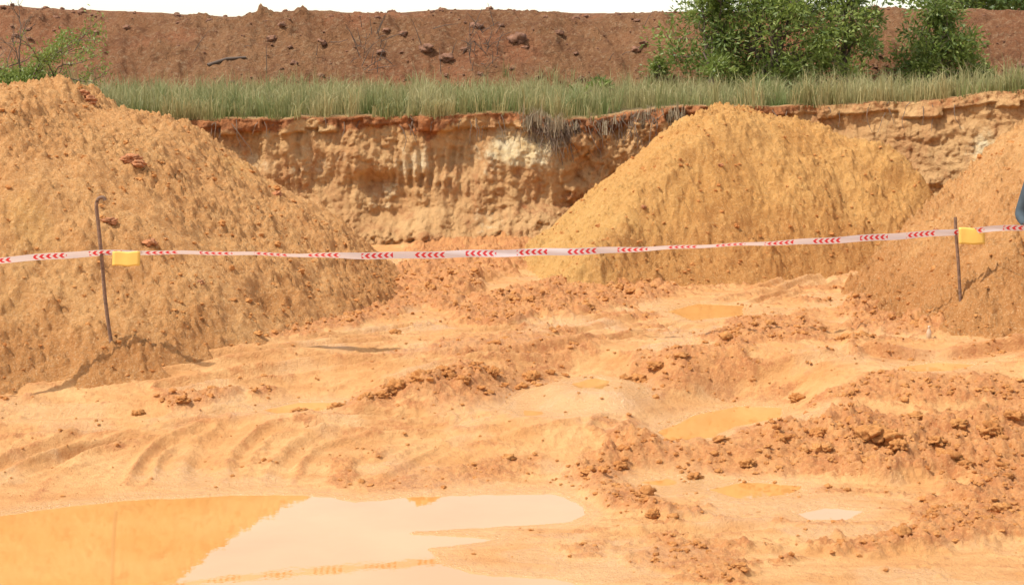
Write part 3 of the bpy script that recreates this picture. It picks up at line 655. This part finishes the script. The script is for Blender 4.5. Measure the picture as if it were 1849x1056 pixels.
def tag(px0,py0,px1,py1,d):
    n=8;V=[];
    for j in range(n+1):
        for i in range(n+1):
            x,y,z=P(px0+(px1-px0)*i/n,py0+(py1-py0)*j/n,d); V.append((x,y+.004*math.sin(i*.9)-.015*j/n,z+.004*math.sin(i*1.1)))
    o=mesh_np('yellow_tag',V,grid_faces(n+1,n+1)[:,::-1],YEL); s_=o.modifiers.new('s','SOLIDIFY'); s_.thickness=.002
tag(203,454,253,480,dS-.05); tag(1731,411,1778,441,dR-.06)
q=om(1677,612); T=Tubes(); x,y,z=q
T.add([(x,y,z),(x,y,z+.01),(x,y,z+.07),(x,y,z+.085),(x,y,z+.105),(x,y,z+.115),(x,y,z+.12),(x,y,z+.135),(x,y,z+.136)],[.02,.026,.026,.02,.013,.011,.015,.015,.001],14)
m=M('bottle_plastic'); m.col((.72,.55,.36)); m.set(Roughness=.15); m.b.inputs['Transmission Weight'].default_value=.4; T.obj('plastic_bottle',m.m)

# ---------------------------------------------------------------- person
def skin(name,verts,edges,rad,mat,sub=2,root=0):
    me=D.meshes.new(name); me.from_pydata([tuple(v) for v in verts],edges,[]); ob=D.objects.new(name,me); SC.collection.objects.link(ob)
    mo=ob.modifiers.new('skin','SKIN'); mo.use_smooth_shade=True
    for i,r_ in enumerate(rad):
        sv=me.skin_vertices[0].data[i]; sv.radius=(r_,r_) if np.isscalar(r_) else r_; sv.use_root=(i==root)
    s_=ob.modifiers.new('sub','SUBSURF'); s_.levels=sub; s_.render_levels=sub; me.materials.append(mat); return ob
fz=min(surf(PX-.1,PY),surf(PX+.1,PY)); print('person ground',fz)
per=D.objects.new('person',None); SC.collection.objects.link(per)
SH=simple('dark_teal_shirt',(.05,.07,.08),.85,.3,9); TRO=simple('dark_trousers',(.04,.04,.05),.9,.3,9); SK=simple('skin',(.12,.06,.035),.5,.1,20); HAIR=simple('hair',(.015,.012,.01),.8,.2,60); BOOT=simple('boots',(.05,.04,.03),.6,.3,20)
o=np.array([PX,PY,fz]); hl=hand-o
v=[(0,0,.95),(0,0,1.1),(0,-.01,1.25),(0,0,1.40),(0,0,1.47),(-.17,0,1.42),(-.235,.0,1.30),(-.27,.01,1.16),(-.31,-.02,1.04),(.17,0,1.42),(.24,.01,1.28),(.27,.03,1.12),(.26,-.05,.98),(.25,-.12,.86)]
v[8]=tuple(np.array(P(1841,388,17.35))-o); v[7]=tuple((np.array(v[8])*.62+np.array(v[5])*.38)); v[6]=tuple((np.array(v[8])*.28+np.array(v[5])*.72))
v+= [tuple(np.array(v[8])*.5+hl*.5),tuple(np.array(v[8])*.2+hl*.8)]
e=[(0,1),(1,2),(2,3),(3,4),(3,5),(5,6),(6,7),(7,8),(3,9),(9,10),(10,11),(11,12),(12,13),(8,14),(14,15)]
r=[(.16,.11),(.15,.105),(.17,.115),(.15,.10),.06,.075,.062,.058,.06,.075,.065,.058,.05,.042,.045,.038]
P_=[skin('shirt',[np.array(k)+o for k in v],e,r,SH)]
v=[(0,0,.98),(-.09,0,.90),(-.11,-.02,.5),(-.12,.02,.1),(.09,0,.90),(.12,-.01,.5),(.14,.03,.1)]
P_.append(skin('trousers',[np.array(k)+o for k in v],[(0,1),(1,2),(2,3),(0,4),(4,5),(5,6)],[(.165,.115),(.095,.1),.07,.055,(.095,.1),.07,.055],TRO))
for sx_ in(-.12,.14): P_.append(skin('boot',[np.array(k)+o for k in[(sx_,.03,.12),(sx_,.04,.045),(sx_,-.07,.04),(sx_,-.17,.03)]],[(0,1),(1,2),(2,3)],[.055,.05,.045,.032],BOOT))
P_.append(skin('neck',[np.array(k)+o for k in[(0,0,1.44),(0,-.01,1.56)]],[(0,1)],[.055,.052],SK))
def handm(c,dirn,name):
    c=np.array(c);dirn=np.array(dirn,float);dirn/=np.linalg.norm(dirn); side=np.cross(dirn,[0,0,1]);side/=np.linalg.norm(side);dn=np.cross(side,dirn); dn=dn if dn[2]<0 else -dn
    v=[c,c+dirn*.045,c+dirn*.085];e=[(0,1),(1,2)];r=[(.026,.02),(.038,.018),(.036,.014)]
    P_.append(skin(name+'_palm',v,e,r,SK))
    for k,L in enumerate((.068,.076,.072,.056)):
        s0=c+dirn*.08+side*(k-1.5)*.019; p1=s0+dirn*L*.4+dn*.008; p2=p1+dirn*L*.15+dn*L*.4; p3=p2-dirn*L*.25+dn*L*.2
        P_.append(skin(name+'_finger',[s0-dirn*.02,s0,p1,p2,p3],[(0,1),(1,2),(2,3),(3,4)],[.009,.009,.0085,.008,.007],SK,1))
    s0=c+dirn*.02-side*.03; P_.append(skin(name+'_thumb',[s0+side*.02,s0-side*.012+dirn*.02,s0-side*.018+dirn*.05+dn*.012,s0-side*.008+dirn*.072+dn*.025],[(0,1),(1,2),(2,3)],[.012,.011,.0095,.008],SK,1))
handm(hand+np.array([.0,.05,.04]),(.15,-1,-.1),'right_hand'); handm(o+np.array([.25,-.13,.85]),(0,-.5,-1),'left_hand')
hv,hf=IV2.copy(),IF2; x_,y_,z_=hv[:,0].copy(),hv[:,1].copy(),hv[:,2].copy()
jaw=np.where(z_<0,1+.28*z_,1); H=np.stack([x_*.077*jaw,y_*.098*np.where(z_<0,1+.12*z_,1),z_*.12],-1)
fr=(y_<-.5); H[:,1]-=.02*np.exp(-(x_/.14)**2-((z_+.08)/.18)**2)*fr; H[:,1]+=.008*np.exp(-((np.abs(x_)-.38)/.15)**2-((z_-.1)/.12)**2)*fr; H[:,1]-=.006*np.exp(-(x_/.25)**2-((z_+.45)/.08)**2)*fr
hc=o+np.array([0,-.02,1.64]); P_.append(mesh_np('head',H+hc,hf,SK))
HV=IV2*np.array([.083,.103,.118])+hc+np.array([0,.012,.018]); k=(HV[IF2].mean(1)[:,2]>hc[2]+.045)|(HV[IF2].mean(1)[:,1]>hc[1]+.03)&(HV[IF2].mean(1)[:,2]>hc[2]-.05); P_.append(mesh_np('hair',HV,IF2[k],HAIR))
for s_ in(-1,1):
    P_.append(mesh_np('eye',IV1*.013+hc+np.array([s_*.031,-.082,.01]),IF1,simple('eye',(.5,.48,.45),.3))); P_.append(mesh_np('iris',IV1*.007+hc+np.array([s_*.031,-.091,.01]),IF1,HAIR)); P_.append(mesh_np('ear',IV1*np.array([.01,.02,.032])+hc+np.array([s_*.078,.0,-.005]),IF1,SK))
P_.append(mesh_np('lips',IV1*np.array([.024,.008,.008])+hc+np.array([0,-.089,-.052]),IF1,simple('lips',(.18,.07,.05),.5)))
for q in P_: q.parent=per

# ---------------------------------------------------------------- camera and light
cam=D.cameras.new('camera'); co=D.objects.new('camera',cam); SC.collection.objects.link(co); SC.camera=co
co.location=(0,0,CAMZ); co.rotation_euler=(math.pi/2-TH,0,0); cam.sensor_width=36; cam.lens=F/1849*36; cam.clip_end=3000; cam.clip_start=.1
el=math.radians(58); az=math.radians(-110)
dirs=Vector((math.sin(az)*math.cos(el),math.cos(az)*math.cos(el),math.sin(el)))
sun=D.lights.new('sun','SUN'); sun.energy=4.8; sun.angle=math.radians(.53); sun.color=(1,.96,.90); so=D.objects.new('sun',sun); SC.collection.objects.link(so)
so.rotation_euler=dirs.to_track_quat('Z','Y').to_euler(); so.location=(-20,0,40)
w=D.worlds.new('World'); SC.world=w; w.use_nodes=True; nt=w.node_tree; bg=nt.nodes['Background']
sk=nt.nodes.new('ShaderNodeTexSky'); sk.sky_type='NISHITA'; sk.sun_disc=False; sk.sun_elevation=el; sk.sun_rotation=az; sk.dust_density=1.0; sk.air_density=1.0; sk.ozone_density=.4
hz=nt.nodes.new('ShaderNodeMix'); hz.data_type='RGBA'; hz.blend_type='ADD'; hz.inputs[0].default_value=1; hz.inputs[7].default_value=(3.5,3.0,2.5,1)  # bright thin haze
nt.links.new(sk.outputs[0],hz.inputs[6]); nt.links.new(hz.outputs[2],bg.inputs[0]); bg.inputs[1].default_value=.15
SC.view_settings.view_transform='Standard'; SC.view_settings.look='None'; SC.view_settings.exposure=0
